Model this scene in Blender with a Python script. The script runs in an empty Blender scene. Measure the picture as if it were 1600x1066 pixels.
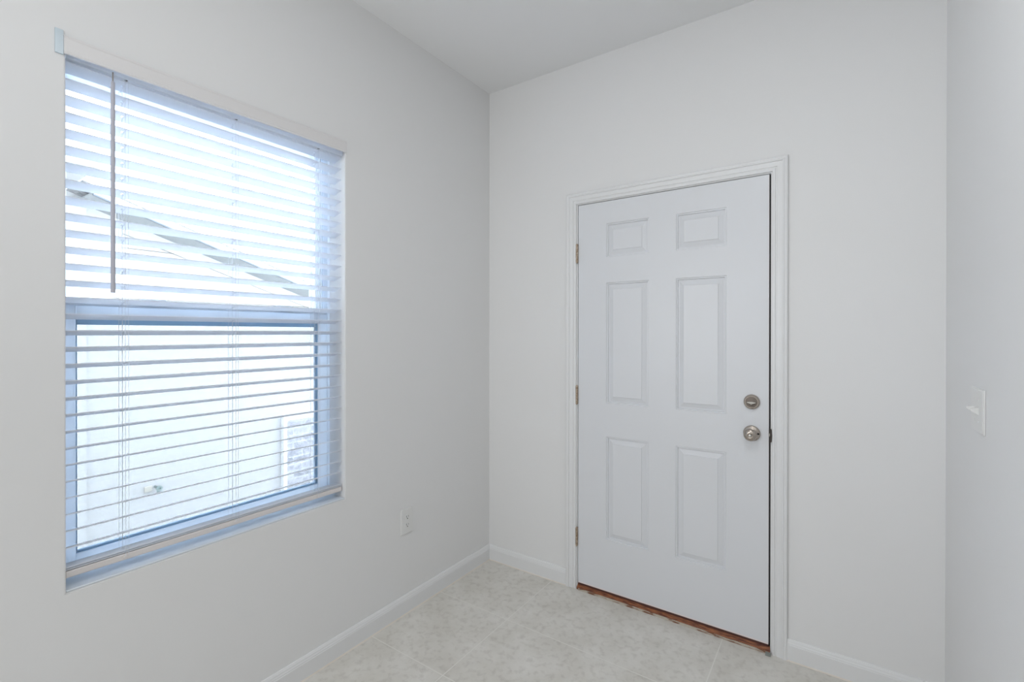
import bpy, bmesh, math
from mathutils import Vector, Matrix

S = bpy.context.scene
C = S.collection

# ------------------------------------------------------------------ camera
W_IMG = 1600
F_PX, CX, CY, CZ, YAW, PITCH, ROLL, SHY = 743.1154, 1.7591, -2.3227, 1.3834, 0.6004, -0.0023, 0.0009, -11.706
fw = Vector((-math.sin(YAW)*math.cos(PITCH), math.cos(YAW)*math.cos(PITCH), math.sin(PITCH)))
rt = Vector((math.cos(YAW), math.sin(YAW), 0)); up = rt.cross(fw)
rt2 = rt*math.cos(ROLL) + up*math.sin(ROLL); up2 = -rt*math.sin(ROLL) + up*math.cos(ROLL)
cd = bpy.data.cameras.new('camera'); cam = bpy.data.objects.new('camera', cd); C.objects.link(cam)
cd.sensor_fit = 'HORIZONTAL'; cd.sensor_width = 36; cd.lens = F_PX/W_IMG*36
cd.shift_y = SHY/W_IMG
cd.clip_start = .02
M = Matrix((rt2, up2, -fw)).transposed().to_4x4(); M.translation = (CX, CY, CZ)
cam.matrix_world = M
S.camera = cam

# ------------------------------------------------------------------ world, lights, exposure
S.view_settings.view_transform = 'Standard'
S.view_settings.look = 'None'
S.view_settings.exposure = 0.0
S.view_settings.gamma = 1
wd = bpy.data.worlds.new('sky'); S.world = wd; wd.use_nodes = True
bg = wd.node_tree.nodes['Background']; bg.inputs[0].default_value = (.80, .90, 1, 1); bg.inputs[1].default_value = 3.2

def area(name, loc, target, size, sizey, power, col):
    l = bpy.data.lights.new(name, 'AREA'); l.shape = 'RECTANGLE'; l.size = size; l.size_y = sizey
    l.energy = power; l.color = col
    o = bpy.data.objects.new(name, l); C.objects.link(o); o.location = loc
    o.rotation_euler = (Vector(target)-Vector(loc)).to_track_quat('-Z', 'Y').to_euler()
    return o
P_WORLD, P_FILL_TOP, P_FILL_SIDE, P_FILL_UP, P_FILL_NEAR = 13.2, 15, 40.5, 5.6, 7.8
bg.inputs[1].default_value = P_WORLD
if P_FILL_TOP: area('added_fill_top', (2.6, -4.2, 2.78), (2.6, -4.2, 0), 1.4, 1.4, P_FILL_TOP, (.985, 1, 1.012))  # added fill over the unseen hall, no fixture there
if P_FILL_SIDE: area('added_fill_side', (.08, -3.9, 1.5), (2.08, -.9, 1.6), 1.4, 1.4, P_FILL_SIDE, (.985, 1, 1.012))  # added fill from the left behind the camera; no window there
if P_FILL_UP: area('added_fill_up', (1.2, -3.1, 1.9), (1.1, -2.6, 2.84), .4, .4, P_FILL_UP, (.985, 1, 1.012))  # added upward fill to brighten the ceiling, no real source
if P_FILL_NEAR: area('added_fill_near', (1.5, -1.75, 2.80), (1.5, -1.75, 0), .35, .35, P_FILL_NEAR, (.985, 1, 1.012))  # added overhead fill out of view, no fixture there

# ------------------------------------------------------------------ materials
def mat(name, col, rough=.6, metal=0., spec=.5):
    m = bpy.data.materials.new(name); m.use_nodes = True
    b = m.node_tree.nodes['Principled BSDF']
    b.inputs['Base Color'].default_value = (*col, 1); b.inputs['Roughness'].default_value = rough
    b.inputs['Metallic'].default_value = metal; b.inputs['Specular IOR Level'].default_value = spec
    return m
def bump(m, scale, strength, dist=.002, detail=3):
    nt = m.node_tree; b = nt.nodes['Principled BSDF']
    tc = nt.nodes.new('ShaderNodeTexCoord'); n = nt.nodes.new('ShaderNodeTexNoise'); bp = nt.nodes.new('ShaderNodeBump')
    n.inputs['Scale'].default_value = scale; n.inputs['Detail'].default_value = detail
    bp.inputs['Strength'].default_value = strength; bp.inputs['Distance'].default_value = dist
    nt.links.new(tc.outputs['Object'], n.inputs['Vector']); nt.links.new(n.outputs['Fac'], bp.inputs['Height'])
    nt.links.new(bp.outputs['Normal'], b.inputs['Normal'])
    return m
def mottle(m, c1, c2, scale, detail=6, lo=.35, hi=.65, stretch=None):
    nt = m.node_tree; b = nt.nodes['Principled BSDF']
    tc = nt.nodes.new('ShaderNodeTexCoord'); n = nt.nodes.new('ShaderNodeTexNoise'); r = nt.nodes.new('ShaderNodeValToRGB')
    n.inputs['Scale'].default_value = scale; n.inputs['Detail'].default_value = detail
    r.color_ramp.elements[0].position = lo; r.color_ramp.elements[1].position = hi
    r.color_ramp.elements[0].color = (*c1, 1); r.color_ramp.elements[1].color = (*c2, 1)
    if stretch:
        mp = nt.nodes.new('ShaderNodeMapping'); mp.inputs['Scale'].default_value = stretch
        nt.links.new(tc.outputs['Object'], mp.inputs['Vector']); nt.links.new(mp.outputs['Vector'], n.inputs['Vector'])
    else: nt.links.new(tc.outputs['Object'], n.inputs['Vector'])
    nt.links.new(n.outputs['Fac'], r.inputs['Fac']); nt.links.new(r.outputs['Color'], b.inputs['Base Color'])
    return m

WALL = bump(mat('wall_paint', (.85, .85, .85), .75, spec=.25), 160, .10, .001)
CEIL = bump(mat('ceiling_paint', (.87, .875, .88), .9, spec=.2), 120, .2, .001)
TRIM = mat('trim_paint', (.84, .845, .85), .35)
DOOR = mat('door_paint', (.785, .80, .83), .36)
DOORB = mat('door_edge_paint', (.80, .66, .62), .5)
NICKEL = bump(mat('satin_nickel', (.45, .40, .355), .26, 1.), 300, .02, .0005)
NICKELP = mat('polished_nickel', (.70, .68, .64), .18, 1.)
HINGE = mottle(mat('hinge_metal', (.45, .36, .28), .4, .85), (.30, .22, .16), (.60, .50, .40), 90)
BLACK = mat('matte_black', (.012, .011, .012), .6)
EDGE_PINK = mat('pale_pink_edge', (.93, .80, .77), .5)
SWEEP = mat('door_sweep', (.09, .028, .020), .5)
SILLW = mottle(mat('sill_wood', (.25, .08, .03), .5), (.10, .025, .012), (.42, .15, .055), 26, 6, .35, .7, (1, 6, 6))
SILLT = mottle(mat('sill_lip', (.45, .36, .26), .6), (.20, .09, .045), (.52, .47, .39), 16, 8, .42, .52, (1, 5, 5))
PLATE = mat('white_plastic', (.83, .83, .82), .3)
NICKELD = mat('dark_nickel', (.16, .14, .125), .35, 1.)
SLOT = mat('socket_dark', (.16, .15, .14), .7)
CORD = mat('blind_cord', (.80, .83, .88), .8)
WAND = mat('wand_plastic', (.50, .50, .56), .3)
RAIL = mat('blind_rail', (.80, .76, .75), .4)
STUCCO = bump(mat('stucco', (.395, .39, .39), .9), 60, .5, .004)
SJOINT = mat('stucco_joint', (.15, .135, .12), .9)
FASC = mat('fascia_paint', (.40, .42, .45), .6)
DRIP = mat('drip_edge', (.07, .08, .10), .5)
SOFF = mat('soffit', (.22, .225, .23), .8)
SHING = bump(mottle(mat('roof_shingle', (.2, .2, .2), .9), (.12, .12, .13), (.32, .31, .31), 40), 80, .6, .004)
STONET = mat('stone_trim', (.66, .66, .66), .8)
BRASS = mat('hose_bib_metal', (.22, .27, .26), .4, .7)
BIBW = mat('bib_plate', (.46, .43, .38), .7)
CAULK = mat('caulk', (.80, .74, .66), .7)
GRASS = mottle(mat('side_yard_grass', (.2, .25, .12), .95), (.13, .135, .11), (.25, .255, .22), 30)

def translucent(name, col, mix, rough=.5):
    m = bpy.data.materials.new(name); m.use_nodes = True; nt = m.node_tree
    b = nt.nodes['Principled BSDF']; b.inputs['Base Color'].default_value = (*col, 1); b.inputs['Roughness'].default_value = rough
    t = nt.nodes.new('ShaderNodeBsdfTranslucent'); t.inputs['Color'].default_value = (*col, 1)
    x = nt.nodes.new('ShaderNodeMixShader'); x.inputs[0].default_value = mix
    nt.links.new(b.outputs[0], x.inputs[1]); nt.links.new(t.outputs[0], x.inputs[2])
    nt.links.new(x.outputs[0], nt.nodes['Material Output'].inputs['Surface'])
    return m
SLATM = translucent('blind_slat', (.92, .94, .98), .48)
VINYL = translucent('window_vinyl', (.86, .90, .95), .60, .35)
GASK = translucent('glazing_gasket', (.46, .62, .76), .55, .4)
HEADM = translucent('headrail_enamel', (.96, .97, .99), .80)
SILLM = mat('window_sill_marble', (.80, .86, .92), .10)
SILLM.node_tree.nodes['Principled BSDF'].inputs['IOR'].default_value = 2.0
VALM = mat('valance', (.80, .785, .785), .45)
END_STRIP = translucent('pale_strip', (.70, .80, .86), .4, .2)

def thin_glass(name, tint, gl):
    m = bpy.data.materials.new(name); m.use_nodes = True; nt = m.node_tree; nt.nodes.clear()
    o = nt.nodes.new('ShaderNodeOutputMaterial'); t = nt.nodes.new('ShaderNodeBsdfTransparent'); g = nt.nodes.new('ShaderNodeBsdfGlossy')
    f = nt.nodes.new('ShaderNodeFresnel'); f.inputs[0].default_value = 1.45
    t.inputs[0].default_value = (*tint, 1); g.inputs['Roughness'].default_value = .01
    x = nt.nodes.new('ShaderNodeMixShader'); nt.links.new(f.outputs[0], x.inputs[0])
    nt.links.new(t.outputs[0], x.inputs[1]); nt.links.new(g.outputs[0], x.inputs[2]); nt.links.new(x.outputs[0], o.inputs[0])
    return m
GLASS = thin_glass('window_glass', (.965, .985, 1.0), 0)
def screen_mat():
    m = bpy.data.materials.new('insect_screen'); m.use_nodes = True; nt = m.node_tree
    b = nt.nodes['Principled BSDF']; b.inputs['Base Color'].default_value = (.10, .11, .12, 1); b.inputs['Roughness'].default_value = .8
    t = nt.nodes.new('ShaderNodeBsdfTransparent'); x = nt.nodes.new('ShaderNodeMixShader'); x.inputs[0].default_value = .34
    nt.links.new(t.outputs[0], x.inputs[1]); nt.links.new(b.outputs[0], x.inputs[2]); nt.links.new(x.outputs[0], nt.nodes['Material Output'].inputs['Surface'])
    return m
SCREEN = screen_mat()

def tile_floor():
    m = bpy.data.materials.new('porcelain_tile'); m.use_nodes = True; nt = m.node_tree; L = nt.links
    b = nt.nodes['Principled BSDF']; b.inputs['Roughness'].default_value = .42
    tc = nt.nodes.new('ShaderNodeTexCoord'); sep = nt.nodes.new('ShaderNodeSeparateXYZ'); L.new(tc.outputs['Object'], sep.inputs[0])
    def math_(op, a, bb):
        n = nt.nodes.new('ShaderNodeMath'); n.operation = op
        for i, v in enumerate((a, bb)):
            if v is None: continue
            if isinstance(v, (int, float)): n.inputs[i].default_value = v
            else: L.new(v, n.inputs[i])
        return n.outputs[0]
    P = .457; G = .0022
    def line(axis, off, P_):
        q = math_('ADD', axis, off); q = math_('DIVIDE', q, P_); q = math_('FRACT', q, None)
        q = math_('SUBTRACT', q, .5); q = math_('ABSOLUTE', q, None); q = math_('SUBTRACT', .5, q)
        return math_('LESS_THAN', q, G/P_)
    gx = line(sep.outputs[0], -.448+5*.885, .885); gy = line(sep.outputs[1], .448+20*.452, .452)
    g = math_('MAXIMUM', gx, gy)
    n1 = nt.nodes.new('ShaderNodeTexNoise'); n1.inputs['Scale'].default_value = 5.5; n1.inputs['Detail'].default_value = 9; n1.inputs['Roughness'].default_value = .62
    n2 = nt.nodes.new('ShaderNodeTexNoise'); n2.inputs['Scale'].default_value = 34; n2.inputs['Detail'].default_value = 6; n2.inputs['Distortion'].default_value = .25
    for n in (n1, n2): L.new(tc.outputs['Object'], n.inputs['Vector'])
    r1 = nt.nodes.new('ShaderNodeValToRGB'); r1.color_ramp.elements[0].position = .3; r1.color_ramp.elements[1].position = .68
    r1.color_ramp.elements[0].color = (.67, .645, .585, 1); r1.color_ramp.elements[1].color = (.80, .78, .735, 1); L.new(n1.outputs['Fac'], r1.inputs[0])
    r2 = nt.nodes.new('ShaderNodeValToRGB'); r2.color_ramp.elements[0].position = .27; r2.color_ramp.elements[1].position = .5
    r2.color_ramp.elements[0].color = (.72, .70, .68, 1); r2.color_ramp.elements[1].color = (1, 1, 1, 1); L.new(n2.outputs['Fac'], r2.inputs[0])
    mx = nt.nodes.new('ShaderNodeMix'); mx.data_type = 'RGBA'; mx.blend_type = 'MULTIPLY'; mx.inputs[0].default_value = .6
    L.new(r1.outputs[0], mx.inputs[6]); L.new(r2.outputs[0], mx.inputs[7])
    m2 = nt.nodes.new('ShaderNodeMix'); m2.data_type = 'RGBA'; L.new(g, m2.inputs[0]); L.new(mx.outputs[2], m2.inputs[6]); m2.inputs[7].default_value = (.82, .80, .75, 1)
    L.new(m2.outputs[2], b.inputs['Base Color'])
    bp = nt.nodes.new('ShaderNodeBump'); bp.inputs['Strength'].default_value = .15; bp.inputs['Distance'].default_value = .002
    L.new(n1.outputs['Fac'], bp.inputs['Height']); L.new(bp.outputs[0], b.inputs['Normal'])
    return m
FLOOR = tile_floor()

def ledgestone():
    m = mat('ledgestone', (.5, .5, .55), .9); nt = m.node_tree; L = nt.links; b = nt.nodes['Principled BSDF']
    tc = nt.nodes.new('ShaderNodeTexCoord'); sep = nt.nodes.new('ShaderNodeSeparateXYZ'); cb = nt.nodes.new('ShaderNodeCombineXYZ')
    L.new(tc.outputs['Object'], sep.inputs[0]); L.new(sep.outputs[1], cb.inputs[0]); L.new(sep.outputs[2], cb.inputs[1])
    br = nt.nodes.new('ShaderNodeTexBrick'); L.new(cb.outputs[0], br.inputs['Vector'])
    br.inputs['Scale'].default_value = 1; br.inputs['Brick Width'].default_value = .20; br.inputs['Row Height'].default_value = .075
    br.inputs['Mortar Size'].default_value = .006; br.inputs['Color1'].default_value = (.08, .08, .12, 1); br.inputs['Color2'].default_value = (.27, .26, .31, 1)
    br.inputs['Mortar'].default_value = (.42, .42, .42, 1)
    n = nt.nodes.new('ShaderNodeTexNoise'); n.inputs['Scale'].default_value = 22; n.inputs['Detail'].default_value = 5; L.new(tc.outputs['Object'], n.inputs['Vector'])
    mx = nt.nodes.new('ShaderNodeMix'); mx.data_type = 'RGBA'; mx.inputs[0].default_value = .35; L.new(br.outputs[0], mx.inputs[6]); L.new(n.outputs['Fac'], mx.inputs[7])
    L.new(mx.outputs[2], b.inputs['Base Color'])
    bp = nt.nodes.new('ShaderNodeBump'); bp.inputs['Distance'].default_value = .02; L.new(n.outputs['Fac'], bp.inputs['Height']); L.new(bp.outputs[0], b.inputs['Normal'])
    return m
LEDGE = ledgestone()

# ------------------------------------------------------------------ mesh helpers
def build(name, bm, m, parent=None, smooth=False, bevel=0, seg=2):
    bmesh.ops.recalc_face_normals(bm, faces=bm.faces)
    me = bpy.data.meshes.new(name); bm.to_mesh(me); bm.free()
    me.materials.append(m)
    o = bpy.data.objects.new(name, me); C.objects.link(o)
    if smooth:
        for p in me.polygons: p.use_smooth = True
    if bevel:
        md = o.modifiers.new('bevel', 'BEVEL'); md.width = bevel; md.segments = seg; md.limit_method = 'ANGLE'; md.angle_limit = math.radians(40)
    if parent: o.parent = parent
    return o
def box(bm, x0, x1, y0, y1, z0, z1, T=None):
    vs = [bm.verts.new(Vector((x, y, z)) if T is None else T @ Vector((x, y, z))) for x in (x0, x1) for y in (y0, y1) for z in (z0, z1)]
    for f in ((0,1,3,2),(4,6,7,5),(0,4,5,1),(2,3,7,6),(0,2,6,4),(1,5,7,3)): bm.faces.new([vs[i] for i in f])
def bx(name, m, *a, parent=None, bevel=0):
    bm = bmesh.new(); box(bm, *a); return build(name, bm, m, parent, bevel=bevel)
def empty(name, loc):
    o = bpy.data.objects.new(name, None); o.location = loc; C.objects.link(o); o.empty_display_size = .05; return o
def thing(o, label, cat, group=None):
    o['label'] = label; o['category'] = cat
    if group: o['group'] = group
    return o
def struct(o): o['kind'] = 'structure'; return o
def keep(o, p):                       # parent without moving (parents only translate)
    o.parent = p; o.matrix_parent_inverse = Matrix.Translation(-Vector(p.location)); return o
def lathe(bm, prof, origin, axis, n=40):
    """prof: (radius, height along axis) list; caps closed when radius 0"""
    axis = Vector(axis).normalized(); q = Vector((0, 0, 1)).rotation_difference(axis).to_matrix(); o = Vector(origin)
    rings = []
    for r, h in prof:
        if r < 1e-7: rings.append([bm.verts.new(o + q @ Vector((0, 0, h)))])
        else: rings.append([bm.verts.new(o + q @ Vector((r*math.cos(2*math.pi*i/n), r*math.sin(2*math.pi*i/n), h))) for i in range(n)])
    for a, b in zip(rings, rings[1:]):
        for i in range(n):
            j = (i+1) % n
            if len(a) == 1 and len(b) == 1: continue
            if len(a) == 1: bm.faces.new((a[0], b[i], b[j]))
            elif len(b) == 1: bm.faces.new((a[i], a[j], b[0]))
            else: bm.faces.new((a[i], a[j], b[j], b[i]))
    for rg in (rings[0], rings[-1]):
        if len(rg) > 1: bm.faces.new(rg)
def prism(bm, pts2, f0, f1):
    """extrude a closed 2-D outline: f0/f1 map a 2-D point to the start/end 3-D point"""
    a = [bm.verts.new(f0(*p)) for p in pts2]; b = [bm.verts.new(f1(*p)) for p in pts2]; n = len(a)
    for i in range(n): bm.faces.new((a[i], a[(i+1) % n], b[(i+1) % n], b[i]))
    bm.faces.new(a); bm.faces.new(b)

# ------------------------------------------------------------------ room shell
H = 2.84; WR = 2.085
WY0, WY1, WZ0, WZ1 = -1.935, -1.031, .660, 2.190          # window opening in the left wall
DX0, DX1, DZ = .585, 1.536, 2.086                          # rough opening in the back wall
XB, YB = 4.6, -6.2

def holed_wall(name, to3, u0, u1, v0, v1, hu0, hu1, hv0, hv1, t, open_bottom=False):
    bm = bmesh.new()
    def ring(d, a, b, c, e): return [bm.verts.new(to3(u, v, d)) for u, v in ((a, c), (b, c), (b, e), (a, e))]
    if open_bottom:
        pts = [(u0, v0), (hu0, v0), (hu0, hv1), (hu1, hv1), (hu1, v0), (u1, v0), (u1, v1), (u0, v1)]
        prismf = [bm.verts.new(to3(u, v, 0)) for u, v in pts]; pb = [bm.verts.new(to3(u, v, t)) for u, v in pts]
        for A in (prismf, pb):
            v = A
            # quads split so that no face is concave
            e1 = bm.verts.new(to3(hu0, v1, 0 if A is prismf else t)); e2 = bm.verts.new(to3(hu1, v1, 0 if A is prismf else t))
            bm.faces.new((v[0], v[1], v[2], e1, v[7])); bm.faces.new((v[2], v[3], e2, e1)); bm.faces.new((v[4], v[5], v[6], e2, v[3]))
        for i in range(8):
            j = (i+1) % 8
            if i in (6,): continue
            bm.faces.new((prismf[i], prismf[j], pb[j], pb[i]))
    else:
        fo, fi = ring(0, u0, u1, v0, v1), ring(0, hu0, hu1, hv0, hv1)
        bo, bi = ring(t, u0, u1, v0, v1), ring(t, hu0, hu1, hv0, hv1)
        for i in range(4):
            j = (i+1) % 4
            bm.faces.new((fo[i], fo[j], fi[j], fi[i])); bm.faces.new((bo[i], bo[j], bi[j], bi[i]))
            bm.faces.new((fo[i], fo[j], bo[j], bo[i])); f = bm.faces.new((fi[i], fi[j], bi[j], bi[i]))
        ed = [e for e in bm.edges if e.verts[0] in fi and e.verts[1] in fi]
        bmesh.ops.bevel(bm, geom=ed, offset=.003, segments=2, affect='EDGES')
    return struct(build(name, bm, WALL))

holed_wall('wall_left', lambda u, v, d: Vector((-d, u, v)), YB, 0, 0, H, WY0, WY1, WZ0, WZ1, .16)
holed_wall('wall_back', lambda u, v, d: Vector((u, d, v)), -.16, WR+.12, 0, H, DX0, DX1, 0, DZ, .14, True)
struct(bx('wall_right', WALL, WR, WR+.12, -1.75, 0, 0, H))
struct(bx('wall_hall', WALL, WR+.12, XB, -1.75, -1.63, 0, H))
struct(bx('wall_far_right', WALL, XB, XB+.12, YB, -1.63, 0, H))
struct(bx('wall_front', WALL, 0, XB, YB-.12, YB, 0, H))
struct(bx('floor', FLOOR, 0, XB, YB, 0.16, -.06, 0))
struct(bx('ceiling', CEIL, -.16, XB+.12, YB-.12, .14, H, H+.1))

# baseboards: profile (thickness, height)
BP = [(0, 0), (.013, 0), (.013, .066), (.0115, .068), (.0115, .072), (.0085, .0785), (.0085, .081), (.0045, .0885), (0, .0895)]
def baseboard(name, f0, f1, c0, c1):
    bm = bmesh.new(); prism(bm, BP, f0, f1); o = struct(build(name, bm, TRIM))
    bm = bmesh.new(); prism(bm, [(.012, 0), (.0165, 0), (.013, .004)], c0, c1); build('caulk_bead', bm, CAULK, o); return o
V = Vector
baseboard('baseboard_left', lambda t, z: V((t, YB, z)), lambda t, z: V((t, -t, z)), lambda t, z: V((t, YB, z)), lambda t, z: V((t, -t, z)))
bl = lambda t, z: V((t, -t, z))
baseboard('baseboard_back', bl, lambda t, z: V((.5345, -t, z)), bl, lambda t, z: V((.5345, -t, z)))
baseboard('baseboard_back', lambda t, z: V((1.5855, -t, z)), lambda t, z: V((WR-t, -t, z)), lambda t, z: V((1.5855, -t, z)), lambda t, z: V((WR-t, -t, z)))
baseboard('baseboard_right', lambda t, z: V((WR-t, -t, z)), lambda t, z: V((WR-t, -1.75, z)), lambda t, z: V((WR-t, -t, z)), lambda t, z: V((WR-t, -1.75, z)))

# ------------------------------------------------------------------ door casing and jamb
tr = struct(empty('trim_1', (1.06, 0, 0)))
CI0, CI1, CIZ = .5935, 1.5275, 2.0755
JX0, JX1, JZ = .5995, 1.5215, 2.0705
prof = [(0, 0), (0, .0085), (.002, .0105), (.010, .0115), (.0125, .0080), (.0165, .0080), (.0185, .0115), (.030, .0130), (.0385, .0130), (.0395, .0175), (.044, .0190), (.0465, .0165), (.052, .0180), (.0565, .0165), (.058, .0140), (.058, 0)]
bm = bmesh.new()
rows = []
for w, t in prof:
    rows.append([bm.verts.new((CI0-w, -t, 0)), bm.verts.new((CI0-w, -t, CIZ+w)), bm.verts.new((CI1+w, -t, CIZ+w)), bm.verts.new((CI1+w, -t, 0))])
n = len(rows)
for i in range(n):
    a, b = rows[i], rows[(i+1) % n]
    for k in range(3): bm.faces.new((a[k], a[k+1], b[k+1], b[k]))
bm.faces.new([r[0] for r in rows]); bm.faces.new([r[3] for r in rows])
keep(build('casing', bm, TRIM), tr)
bm = bmesh.new()
box(bm, DX0, JX0, 0, .14, 0, JZ); box(bm, JX1, DX1, 0, .14, 0, JZ); box(bm, DX0, DX1, 0, .14, JZ, DZ)
keep(build('jamb', bm, TRIM), tr)
bm = bmesh.new()
box(bm, JX0, JX0+.012, .047, .085, 0, JZ); box(bm, JX1-.012, JX1, .047, .085, 0, JZ); box(bm, JX0, JX1, .047, .085, JZ-.012, JZ)
keep(build('stop', bm, BLACK), tr)
# strike plate with a curled lip on the latch-side jamb
bm = bmesh.new()
pts = []
for i in range(24):
    a = 2*math.pi*i/24
    pts.append((.0085*math.copysign(abs(math.cos(a))**.6, math.cos(a)), .033*math.copysign(abs(math.sin(a))**.6, math.sin(a))))
prism(bm, pts, lambda u, v: V((1.5225, .006+u*.6, .941+v)), lambda u, v: V((1.5205, .006+u*.6, .941+v)))
prism(bm, [(-.004, -.033), (.0035, -.026), (.0052, 0), (.0035, .026), (-.004, .033)], lambda u, v: V((1.5235+u*.9, -.0125, .941+v)), lambda u, v: V((1.5235+u*.9, -.0095, .941+v)))
o = keep(build('strike_plate', bm, mat('strike_metal', (.07, .06, .055), .4, .6)), tr); o['label'] = 'dark metal strike plate'

# ------------------------------------------------------------------ door leaf
door = struct(empty('door_1', (1.06, 0, 0)))
LX0, LX1, LZ0, LZ1 = .6035, 1.5145, .034, 2.067
PX = [(.765, .989), (1.120, 1.3445)]
PZ = [(.303, .842), (1.0145, 1.643), (1.7755, 1.951)]
xs = [LX0, PX[0][0], PX[0][1], PX[1][0], PX[1][1], LX1]
zs = [LZ0, PZ[0][0], PZ[0][1], PZ[1][0], PZ[1][1], PZ[2][0], PZ[2][1], LZ1]
bm = bmesh.new()
FY = -.001
g = {(i, j): bm.verts.new((x, FY, z)) for i, x in enumerate(xs) for j, z in enumerate(zs)}
mold = [(.0020, .0042), (.0070, .0036), (.0095, .0110), (.0140, .0110), (.0350, .0030), (.0365, .0002)]
for i in range(5):
    for j in range(7):
        q = [g[i, j], g[i+1, j], g[i+1, j+1], g[i, j+1]]
        if i in (1, 3) and j in (1, 3, 5):
            x0, x1, z0, z1 = xs[i], xs[i+1], zs[j], zs[j+1]; prev = q
            for w, d in mold:
                r = [bm.verts.new((a, FY+d, b)) for a, b in ((x0+w, z0+w), (x1-w, z0+w), (x1-w, z1-w), (x0+w, z1-w))]
                for k in range(4): bm.faces.new((prev[k], prev[(k+1) % 4], r[(k+1) % 4], r[k]))
                prev = r
            bm.faces.new(prev)
        else: bm.faces.new(q)
back = [bm.verts.new((x, .043, z)) for x, z in ((LX0, LZ0), (LX1, LZ0), (LX1, LZ1), (LX0, LZ1))]
bm.faces.new(back)
bm.faces.new([g[i, 0] for i in range(6)] + [back[1], back[0]])
bm.faces.new([g[i, 7] for i in range(6)] + [back[2], back[3]])
bm.faces.new([g[0, j] for j in range(8)] + [back[3], back[0]])
bm.faces.new([g[5, j] for j in range(8)] + [back[2], back[1]])
leaf = keep(build('door_panel', bm, DOOR), door)
leaf.data.materials.append(DOORB)
for p in leaf.data.polygons:
    if p.normal.x > .9 and p.center.x > 1.51: p.material_index = 1
bm = bmesh.new(); prism(bm, [(LX1-.0040, FY-.0004), (LX1+.0002, FY+.0030), (LX1+.0002, FY+.012), (LX1-.0040, FY+.012)], lambda x, y: V((x, y, LZ0+.004)), lambda x, y: V((x, y, LZ1-.003)))
o = keep(build('latch_side_edge', bm, EDGE_PINK), door); o['label'] = 'pale pink primed door edge'
bm = bmesh.new(); prism(bm, [(FY-.0006, LZ0+.0050), (FY-.0006, LZ0+.0015), (FY+.003, LZ0-.0008), (FY+.012, LZ0-.0008), (FY+.012, LZ0+.0050)], lambda y, z: V((LX0+.001, y, z)), lambda y, z: V((LX1-.0005, y, z)))
o = keep(build('bottom_edge', bm, EDGE_PINK), door); o['label'] = 'pale pink bottom edge, floor bounce in its colour'  # light bounced onto the leaf's foot is put into this pale colour
# sweep along the foot of the leaf
keep(bx('door_sweep', SWEEP, LX0+.002, LX1-.002, .0015, .040, .0225, .0330), door)
keep(bx('gap_shade', BLACK, LX1+.0003, JX1-.0003, .0075, .044, .024, LZ1), door)  # black filler standing in for the shade in the latch-side gap

def hinge(z):
    bm = bmesh.new()
    hh = .098; zz = z-hh/2; n = 5; seg = hh/n
    for k in range(n): lathe(bm, [(.0060, zz+k*seg+.0006), (.0064, zz+k*seg+.0016), (.0064, zz+(k+1)*seg-.0016), (.0060, zz+(k+1)*seg-.0006)], (.5985, -.0085, 0), (0, 0, 1), 18)
    lathe(bm, [(0, zz-.004), (.0035, zz-.003), (.0045, zz), (.0045, zz+hh), (.0035, zz+hh+.003), (0, zz+hh+.004)], (.5985, -.0085, 0), (0, 0, 1), 18)
    box(bm, .5990, .6030, -.006, .030, zz, zz+hh)
    o = keep(build('hinge', bm, HINGE), door); o['label'] = 'tan brown metal hinge'
for z in (1.809, 1.047, .282): hinge(z)

# deadbolt
bm = bmesh.new(); KX = 1.4485
lathe(bm, [(0, 0), (.0328, 0), (.0328, .0050), (.0318, .0085), (.0290, .0120), (.0262, .0140), (.0245, .0140), (.0240, .0128), (0, .0128)], (KX, FY, 1.079), (0, -1, 0), 56)
db = keep(build('deadbolt', bm, NICKEL, smooth=False), door); db['label'] = 'round satin nickel deadbolt'
bm = bmesh.new(); lathe(bm, [(0, .0128), (.0235, .0128), (.0225, .0136), (0, .0140)], (KX, FY, 1.079), (0, -1, 0), 40)
k_ = build('face_plate', bm, NICKELD); k_.parent = db
bm = bmesh.new()
tp = []
for i in range(25):
    u = -1+2*i/24; tp.append((u*.0215, .0055*(1-u*u)))
for i in range(1, 24):
    u = 1-2*i/24; tp.append((u*.0215, -.0150*(1-abs(u))**.8-.0008))
prism(bm, tp, lambda a, b: V((KX+a, FY-.0138, 1.0785+b)), lambda a, b: V((KX+a*.88, FY-.0235, 1.0785+b*.5)))
tt = build('thumb_turn', bm, NICKELP, bevel=.001); tt.parent = db
# knob
bm = bmesh.new()
lathe(bm, [(0, 0), (.0340, 0), (.0345, .003), (.033, .006), (.028, .0085), (.016, .0115), (.0125, .015), (.0120, .024), (.0150, .029), (.0215, .033), (.0262, .040), (.0270, .047), (.0250, .053), (.0200, .0575), (.0120, .0600), (.0085, .0602), (.0078, .0585), (0, .0585)], (KX, FY, .941), (0, -1, 0), 56)
kn = keep(build('door_knob', bm, NICKEL, smooth=True), door); kn['label'] = 'round satin nickel door knob'
bm = bmesh.new(); lathe(bm, [(0, .0560), (.0062, .0560), (.0062, .0615), (.0045, .0635), (0, .0640)], (KX, FY, .941), (0, -1, 0), 28)
b_ = build('lock_button', bm, NICKELP, smooth=True); b_.parent = kn
bm = bmesh.new(); lathe(bm, [(0, 0), (.0040, 0), (.0040, .0012), (0, .0014)], (KX+.0270, FY-.0092, .942), (.15, -1, 0), 16)
b_ = build('screw_hole', bm, BLACK); b_.parent = kn
# latch bolt between leaf edge and jamb
keep(bx('latch_bolt', NICKELP, LX1-.001, LX1+.0060, .0035, .0070, .934, .947), door)

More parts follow.
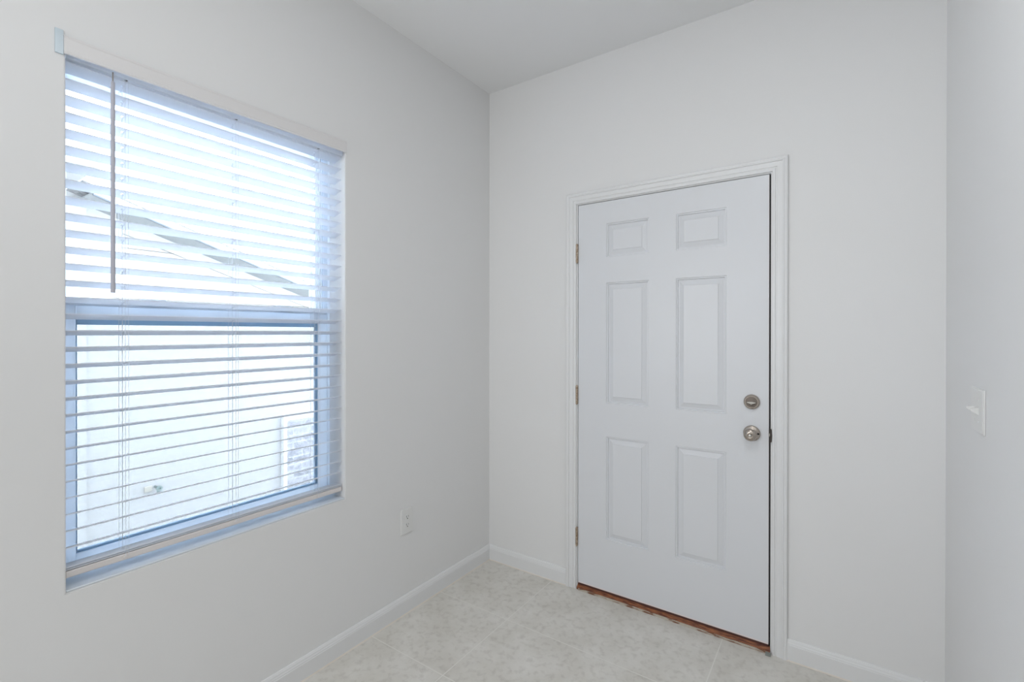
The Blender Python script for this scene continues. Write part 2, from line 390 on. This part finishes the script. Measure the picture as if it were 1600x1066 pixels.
# threshold under the door
th = thing(empty('threshold', (1.06, 0, 0)), 'worn reddish-brown wooden threshold under the white door', 'threshold')
bm = bmesh.new(); prism(bm, [(-.012, 0), (.15, 0), (.15, .022), (.004, .022), (-.010, .010)], lambda y, z: V((JX0+.0005, y, z+.0002)), lambda y, z: V((JX1-.0005, y, z+.0002)))
keep(build('wooden_sill', bm, SILLW), th)
bm = bmesh.new(); prism(bm, [(-.018, 0), (-.0122, 0), (-.0122, .009), (-.016, .008)], lambda y, z: V((JX0+.012, y, z+.0002)), lambda y, z: V((JX1-.004, y, z+.0002)))
o = keep(build('front_lip', bm, SILLT), th); o['label'] = 'tan chipped front lip'
bm = bmesh.new(); box(bm, JX1-.016, JX1+.004, -.030, -.0185, 0, .011)
keep(build('corner_pad', bm, mat('corner_pad_grey', (.28, .30, .28), .7)), th)

# ------------------------------------------------------------------ window in the left wall
win = struct(empty('window_1', (-.12, -1.483, WZ0)))
FX0, FX1 = -.16, -.108        # frame depth
def frame(bm, x0, x1, ya, yb, za, zb, w_l, w_r, w_b, w_t):
    box(bm, x0, x1, ya, ya+w_l, za, zb); box(bm, x0, x1, yb-w_r, yb, za, zb)
    box(bm, x0, x1, ya+w_l, yb-w_r, za, za+w_b); box(bm, x0, x1, ya+w_l, yb-w_r, zb-w_t, zb)
e = .0005
bm = bmesh.new(); frame(bm, -.20, -.109, WY0+e, WY1-e, WZ0+e, WZ1-e, .012, .012, .022, .030)
keep(build('window_frame', bm, VINYL, bevel=.002), win)
MZ0, MZ1 = 1.403, 1.482
k_ = keep(bx('window_sill', SILLM, -.1085, -.0035, WY0+.0008, WY1-.0008, WZ0+.0003, WZ0+.006, bevel=.002), win)
# lower sash, nearer the room
bm = bmesh.new(); frame(bm, -.138, -.110, WY0+.013, WY1-.013, WZ0+.023, MZ1, .034, .046, .040, MZ1-1.421)
ls = keep(build('lower_sash', bm, VINYL, bevel=.003), win)
bm = bmesh.new(); frame(bm, -.134, -.112, WY0+.0475, WY1-.0595, WZ0+.0635, 1.4205, .002, .0045, .0042, .0150)
k_ = build('gasket', bm, GASK); k_.parent = ls
o = bx('pane', GLASS, -.126, -.125, WY0+.049, WY1-.064, WZ0+.069, 1.405); o.parent = ls
# sash lock tabs on the meeting rail
bm = bmesh.new()
for y in (WY0+.24, WY1-.22):
    box(bm, -.124, -.096, y-.035, y+.035, MZ1-.003, MZ1+.008)
    prism(bm, [(-.018, 0), (.018, 0), (.030, .008), (-.012, .010)], lambda a, b: V((-.108, y+a, MZ1-.012+b)), lambda a, b: V((-.096, y+a, MZ1-.012+b)))
k_ = build('sash_lock', bm, VINYL, bevel=.001); k_.parent = ls
bm = bmesh.new(); box(bm, -.110, -.104, WY0+.02, WY1-.02, MZ1-.020, MZ1-.012)
k_ = build('lift_rail', bm, VINYL, bevel=.002); k_.parent = ls
# upper sash, further out, with stepped side tracks
bm = bmesh.new(); frame(bm, -.172, -.145, WY0+.013, WY1-.013, 1.44, WZ1-.031, .020, .050, .045, .030)
us = keep(build('upper_sash', bm, VINYL, bevel=.002), win)
o = bx('pane', GLASS, -.160, -.159, WY0+.031, WY1-.061, 1.482, WZ1-.06); o.parent = us
bm = bmesh.new()
for k, (d, w) in enumerate(((.017, .003), (.026, .004), (.036, .003), (.045, .003))):
    box(bm, -.145, -.139, WY1-d-w, WY1-d, MZ1+.002, WZ1-.032)
k_ = keep(build('jamb_track', bm, VINYL), win)
bm = bmesh.new(); frame(bm, -.19, -.178, WY0+.013, WY1-.013, WZ0+.023, 1.46, .014, .014, .014, .014)
sc = keep(build('screen_frame', bm, VINYL), win)
o = bx('screen_mesh', SCREEN, -.185, -.1845, WY0+.026, WY1-.026, WZ0+.036, 1.447); o.parent = sc

# ------------------------------------------------------------------ blind
bl_ = thing(empty('window_blind', (-.04, -1.483, 2.15)), 'white horizontal slat blind hanging open in the window recess', 'blind')
BY0, BY1 = WY0+.004, WY1-.006
LAD = (-1.797, -1.477, -1.150)
bm = bmesh.new()
vp = [(.0075, 2.1560), (.0105, 2.1545), (.0150, 2.1560), (.0160, 2.1600), (.0145, 2.1640), (.0145, 2.1960), (.0160, 2.2000), (.0150, 2.2045), (.0105, 2.2060), (.0075, 2.2050)]
prism(bm, vp, lambda x, z: V((x-.006, -1.9395, z-.006)), lambda x, z: V((x-.006, -1.0285, z+.004)))
val = keep(build('valance', bm, VALM), bl_)
bm = bmesh.new(); box(bm, .0006, .0046, -1.957, -1.9400, 2.146, 2.212); k_ = build('valance_end_strip', bm, END_STRIP); k_.parent = val  # pale bluish translucent strip at the valance's left end
# headrail: steel U channel under the recess head
bm = bmesh.new()
prism(bm, [(-.012, 2.146), (-.012, 2.186), (-.0135, 2.186), (-.0135, 2.1475), (-.0665, 2.1475), (-.0665, 2.186), (-.068, 2.186), (-.068, 2.146)], lambda x, z: V((x, BY0, z)), lambda x, z: V((x, BY1, z)))
hr = keep(build('headrail', bm, HEADM), bl_)
for y in LAD:
    bm = bmesh.new(); lathe(bm, [(0, 0), (.0045, 0), (.0035, .0012), (0, .0014)], (-.022, y+.004, 2.1459), (0, 0, -1), 14)
    k_ = build('cord_hole', bm, SLOT); k_.parent = hr
TILT = math.radians(15); SWD = .050
def slat_bm(flat=False):
    """one slat in its own frame: x from 0 (room edge) to -SWD, slotted at the ladders"""
    bm = bmesh.new(); th_ = .0028; nx = 8
    xc = [-SWD*k/nx for k in range(nx+1)]
    ys = [BY0]
    for y in (LAD[0], LAD[2]): ys += [y-.0026, y+.0026]
    ys.append(BY1)
    def crown(x): u = (x+SWD/2)/(SWD/2); return .0016*(1-u*u)
    top = {}; bot = {}
    for i, x in enumerate(xc):
        for j, y in enumerate(ys):
            top[i, j] = bm.verts.new((x, y, crown(x)+th_/2)); bot[i, j] = bm.verts.new((x, y, crown(x)-th_/2))
    ny = len(ys)-1
    hole = lambda i, j: (j % 2 == 1) and i in (3, 4)
    solid = lambda i, j: 0 <= i < nx and 0 <= j < ny and not hole(i, j)
    for i in range(nx):
        for j in range(ny):
            if hole(i, j): continue
            bm.faces.new((top[i, j], top[i+1, j], top[i+1, j+1], top[i, j+1]))
            bm.faces.new((bot[i, j], bot[i, j+1], bot[i+1, j+1], bot[i+1, j]))
            for (di, dj, a, b) in ((-1, 0, (i, j), (i, j+1)), (1, 0, (i+1, j), (i+1, j+1)), (0, -1, (i, j), (i+1, j)), (0, 1, (i, j+1), (i+1, j+1))):
                if not solid(i+di, j+dj): bm.faces.new((top[a], top[b], bot[b], bot[a]))
    return bm
z0s = 2.1395; step = .04700
first = keep(build('slat', slat_bm(), SLATM), bl_)
first.location = (-.0195, 0, z0s); first.rotation_euler = (0, -TILT, 0)
for k in range(1, 30):
    o = first.copy(); C.objects.link(o); o.location = (-.0195, 0, z0s-k*step)
RZ = .700
for k, zz in enumerate((.7165, .7225)):
    o = first.copy(); C.objects.link(o); o.location = (-.0195, 0, zz); o.rotation_euler = (0, -math.radians(6), 0)
bm = bmesh.new()
prism(bm, [(-.0205, .6935), (-.0185, .6960), (-.0185, .7100), (-.0205, .7125), (-.0675, .7075), (-.0690, .7050), (-.0690, .6910), (-.0670, .6885)], lambda x, z: V((x, BY0, z)), lambda x, z: V((x, BY1, z)))
br = keep(build('bottom_rail', bm, RAIL), bl_)
bm = bmesh.new(); prism(bm, [(-.0180, .692), (-.0180, .7125), (-.0690, .7080), (-.0690, .6880)], lambda x, z: V((x, BY0-.0022, z)), lambda x, z: V((x, BY0, z)))
k_ = build('end_cap', bm, HINGE); k_.parent = br
for y in LAD:
    bm = bmesh.new(); lathe(bm, [(0, 0), (.006, 0), (.005, .002), (0, .0024)], (-.0185, y, .7035), (1, 0, 0), 14)
    k_ = build('cord_plug', bm, RAIL); k_.parent = br
for y in LAD:
    bm = bmesh.new()
    for x in (-.0165, -.0715): lathe(bm, [(.0006, .705), (.0006, 2.147)], (x, y, 0), (0, 0, 1), 6)
    for x in (-.0165,): lathe(bm, [(.0005, .705), (.0005, 2.147)], (x, y+.008, 0), (0, 0, 1), 6)
    for k in range(30):
        zz = z0s-k*step
        T = Matrix.Translation((-.044, 0, zz-.0125)) @ Matrix.Rotation(-TILT, 4, 'Y')
        box(bm, -.0275, .0275, y+.0036, y+.0044, .0035, .0043, T)
    keep(build('ladder_cord', bm, CORD), bl_)
    bm = bmesh.new(); lathe(bm, [(.0009, .708), (.0009, 2.146)], (-.0420, y, 0), (0, 0, 1), 8); keep(build('lift_cord', bm, CORD), bl_)
bm = bmesh.new()
lathe(bm, [(0, 1.499), (.0056, 1.4995), (.0062, 1.502), (.0060, 1.60), (.0058, 2.08), (.0054, 2.120), (.0025, 2.124), (0, 2.125)], (-.0075, -1.8290, 0), (0, 0, 1), 8)
w_ = keep(build('tilt_wand', bm, WAND), bl_)
bm = bmesh.new(); lathe(bm, [(.0018, 2.118), (.0018, 2.150)], (-.0075, -1.8290, 0), (0, 0, 1), 8); k_ = build('wand_hook', bm, NICKEL); k_.parent = w_

# ------------------------------------------------------------------ electrical plates
def rounded(w, h, r, n=6):
    pts = []
    for cx, cy, a0 in ((w/2-r, h/2-r, 0), (-w/2+r, h/2-r, 90), (-w/2+r, -h/2+r, 180), (w/2-r, -h/2+r, 270)):
        for k in range(n+1):
            a = math.radians(a0+90*k/n); pts.append((cx+r*math.cos(a), cy+r*math.sin(a)))
    return pts
oy, oz = -.6785, .4520
ou = thing(empty('electrical_outlet', (0, oy, oz)), 'white duplex wall outlet low on the wall right of the window', 'outlet')
bm = bmesh.new()
prism(bm, rounded(.078, .124, .004), lambda a, b: V((.0003, oy+a, oz+b)), lambda a, b: V((.0055, oy+a, oz+b)))
prism(bm, rounded(.072, .118, .004), lambda a, b: V((.0055, oy+a, oz+b)), lambda a, b: V((.0078, oy+a*.985, oz+b*.99)))
keep(build('cover_plate', bm, PLATE, bevel=.001), ou)
for dz in (.0195, -.0195):
    bm = bmesh.new()
    pr = [(max(-.0135, min(.0135, .0172*math.cos(2*math.pi*i/32))), .0145*math.sin(2*math.pi*i/32)) for i in range(32)]
    prism(bm, pr, lambda a, b: V((.0070, oy+a, oz+dz+b)), lambda a, b: V((.0092, oy+a, oz+dz+b)))
    rc = keep(build('receptacle', bm, PLATE), ou)
    bm = bmesh.new()
    box(bm, .0088, .0096, oy-.0075, oy-.0050, oz+dz-.001, oz+dz+.008); box(bm, .0088, .0096, oy+.0050, oy+.0070, oz+dz, oz+dz+.007)
    lathe(bm, [(0, 0), (.0030, 0), (.0030, .0006), (0, .0006)], (.0090, oy, oz+dz-.0065), (1, 0, 0), 14)
    k_ = build('socket_slots', bm, SLOT); k_.parent = rc
bm = bmesh.new(); lathe(bm, [(0, 0), (.003, 0), (.0025, .001), (0, .0013)], (.0077, oy, oz), (1, 0, 0), 14); keep(build('screw', bm, PLATE), ou)

sy, sz = -.4965, 1.168
sw = thing(empty('light_switch', (WR, sy, sz)), 'white two-gang toggle light switch on the right wall', 'light switch')
bm = bmesh.new()
prism(bm, rounded(.138, .123, .004), lambda a, b: V((WR-.0004, sy+a, sz+b)), lambda a, b: V((WR-.0045, sy+a, sz+b)))
prism(bm, rounded(.131, .116, .004), lambda a, b: V((WR-.0045, sy+a, sz+b)), lambda a, b: V((WR-.0062, sy+a*.985, sz+b*.99)))
keep(build('cover_plate', bm, PLATE, bevel=.001), sw)
for dy in (.023, -.023):
    bm = bmesh.new()
    prism(bm, [(0, -.011), (0, .009), (-.0155, .0065), (-.0185, .0035), (-.0160, -.0005)], lambda a, b: V((WR-.006+a, sy+dy-.005, sz+b)), lambda a, b: V((WR-.006+a, sy+dy+.005, sz+b)))
    keep(build('toggle', bm, PLATE, bevel=.0008), sw)
for dy in (.023, -.023):
    for dz in (.030, -.030):
        bm = bmesh.new(); lathe(bm, [(0, 0), (.003, 0), (.0025, .001), (0, .0013)], (WR-.0061, sy+dy, sz+dz), (-1, 0, 0), 12)
        keep(build('screw', bm, PLATE), sw)

# ------------------------------------------------------------------ outside: neighbouring house
GZ = -.46
gr = bx('ground', GRASS, -30, -.22, -20, 20, GZ-.1, GZ); struct(gr)
XW = -3.0
nh = thing(empty('neighbor_house', (XW, 0, GZ)), 'white stucco house with sloping gable roof outside the window', 'house')
rake = lambda y: 2.332-.3276*(y+1.128)          # underside of the rake at the fascia
TY = -1.16                                       # where the taller wing ends
bm = bmesh.new()
prism(bm, [(TY, GZ), (1.75, GZ), (1.75, rake(1.75)+.03), (TY, rake(TY)+.03)], lambda y, z: V((XW-6, y, z)), lambda y, z: V((XW, y, z)))
prism(bm, [(-9, GZ), (TY, GZ), (TY, 2.72), (-9, 2.72)], lambda y, z: V((XW-6, y, z)), lambda y, z: V((XW+.02, y, z)))
keep(build('stucco_wall', bm, STUCCO), nh)
XF = -2.6
ya, yb = -1.215, 2.0
bm = bmesh.new(); prism(bm, [(ya, rake(ya)+.012), (yb, rake(yb)+.012), (yb, rake(yb)+.022), (ya, rake(ya)+.022)], lambda y, z: V((XW+.001, y, z)), lambda y, z: V((XF-.02, y, z)))
keep(build('soffit', bm, SOFF), nh)
bm = bmesh.new(); prism(bm, [(ya, rake(ya)+.008), (yb, rake(yb)+.008), (yb, rake(yb)+.058), (ya, rake(ya)+.058)], lambda y, z: V((XF-.02, y, z)), lambda y, z: V((XF, y, z)))
keep(build('fascia', bm, FASC), nh)
bm = bmesh.new(); prism(bm, [(ya, rake(ya)-.004), (yb, rake(yb)-.004), (yb, rake(yb)+.008), (ya, rake(ya)+.008)], lambda y, z: V((XF-.02, y, z)), lambda y, z: V((XF+.002, y, z)))
keep(build('rake_drip', bm, DRIP), nh)
bm = bmesh.new(); prism(bm, [(ya-.06, rake(ya-.06)+.058), (yb+.05, rake(yb+.05)+.058), (yb+.05, rake(yb+.05)+.066), (ya-.06, rake(ya-.06)+.066)], lambda y, z: V((XW-6, y, z)), lambda y, z: V((XF+.015, y, z)))
keep(build('roof', bm, SHING), nh)
# eave of the taller wing
bm = bmesh.new(); box(bm, XW-6, -2.42, -9, -1.228, 2.505, 2.520); keep(build('eave_soffit', bm, STUCCO), nh)
bm = bmesh.new(); box(bm, -2.42, -2.40, -9, -1.228, 2.500, 2.630); keep(build('eave_fascia', bm, STUCCO), nh)
# joints in the stucco
bm = bmesh.new()
jz = lambda y: 2.179-.325*(y+.929)
jy0, jy1 = -.929, 1.7
prism(bm, [(jy0, jz(jy0)), (jy1, jz(jy1)), (jy1, jz(jy1)-.006), (jy0, jz(jy0)-.006)], lambda y, z: V((XW, y, z)), lambda y, z: V((XW+.004, y, z)))
box(bm, XW, XW+.004, jy0, -.575, 2.061, 2.067)
keep(build('stucco_joint', bm, SJOINT), nh)
bm = bmesh.new(); box(bm, XW, XW+.006, -1.0, 1.75, 1.652, 1.660); keep(build('band_joint', bm, SJOINT), nh)
bm = bmesh.new(); box(bm, XW, XW+.045, .425, 1.75, GZ, .462); keep(build('stone_veneer', bm, LEDGE), nh)
bm = bmesh.new(); box(bm, XW, XW+.055, .392, .425, GZ, .502); box(bm, XW, XW+.055, .425, 1.75, .462, .502); keep(build('stone_trim', bm, STONET), nh)

hb = thing(empty('hose_bib', (XW, -.73, .075)), 'small metal hose tap on the white stucco wall outside', 'tap')
bm = bmesh.new(); box(bm, XW+.001, XW+.014, -.790, -.735, .048, .094); keep(build('wall_plate', bm, BIBW, bevel=.004), hb)
bm = bmesh.new()
lathe(bm, [(.010, 0), (.010, .045), (.014, .048), (.014, .062), (.009, .068), (.009, .085)], (XW+.012, -.715, .080), (1, 0, 0), 16)
lathe(bm, [(.009, 0), (.010, .035), (.0125, .037), (.0125, .052)], (XW+.066, -.715, .080), (.5, 0, -1), 14)
keep(build('spout', bm, BRASS, smooth=False), hb)
bm = bmesh.new()
for k in range(6):
    a = k*math.pi/3
    T = Matrix.Translation((XW+.100, -.715+.016*math.cos(a), .080+.016*math.sin(a)))
    box(bm, -.004, .004, -.009, .009, -.009, .009, T @ Matrix.Rotation(a, 4, 'X'))
keep(build('tap_handle', bm, BRASS, bevel=.002), hb)
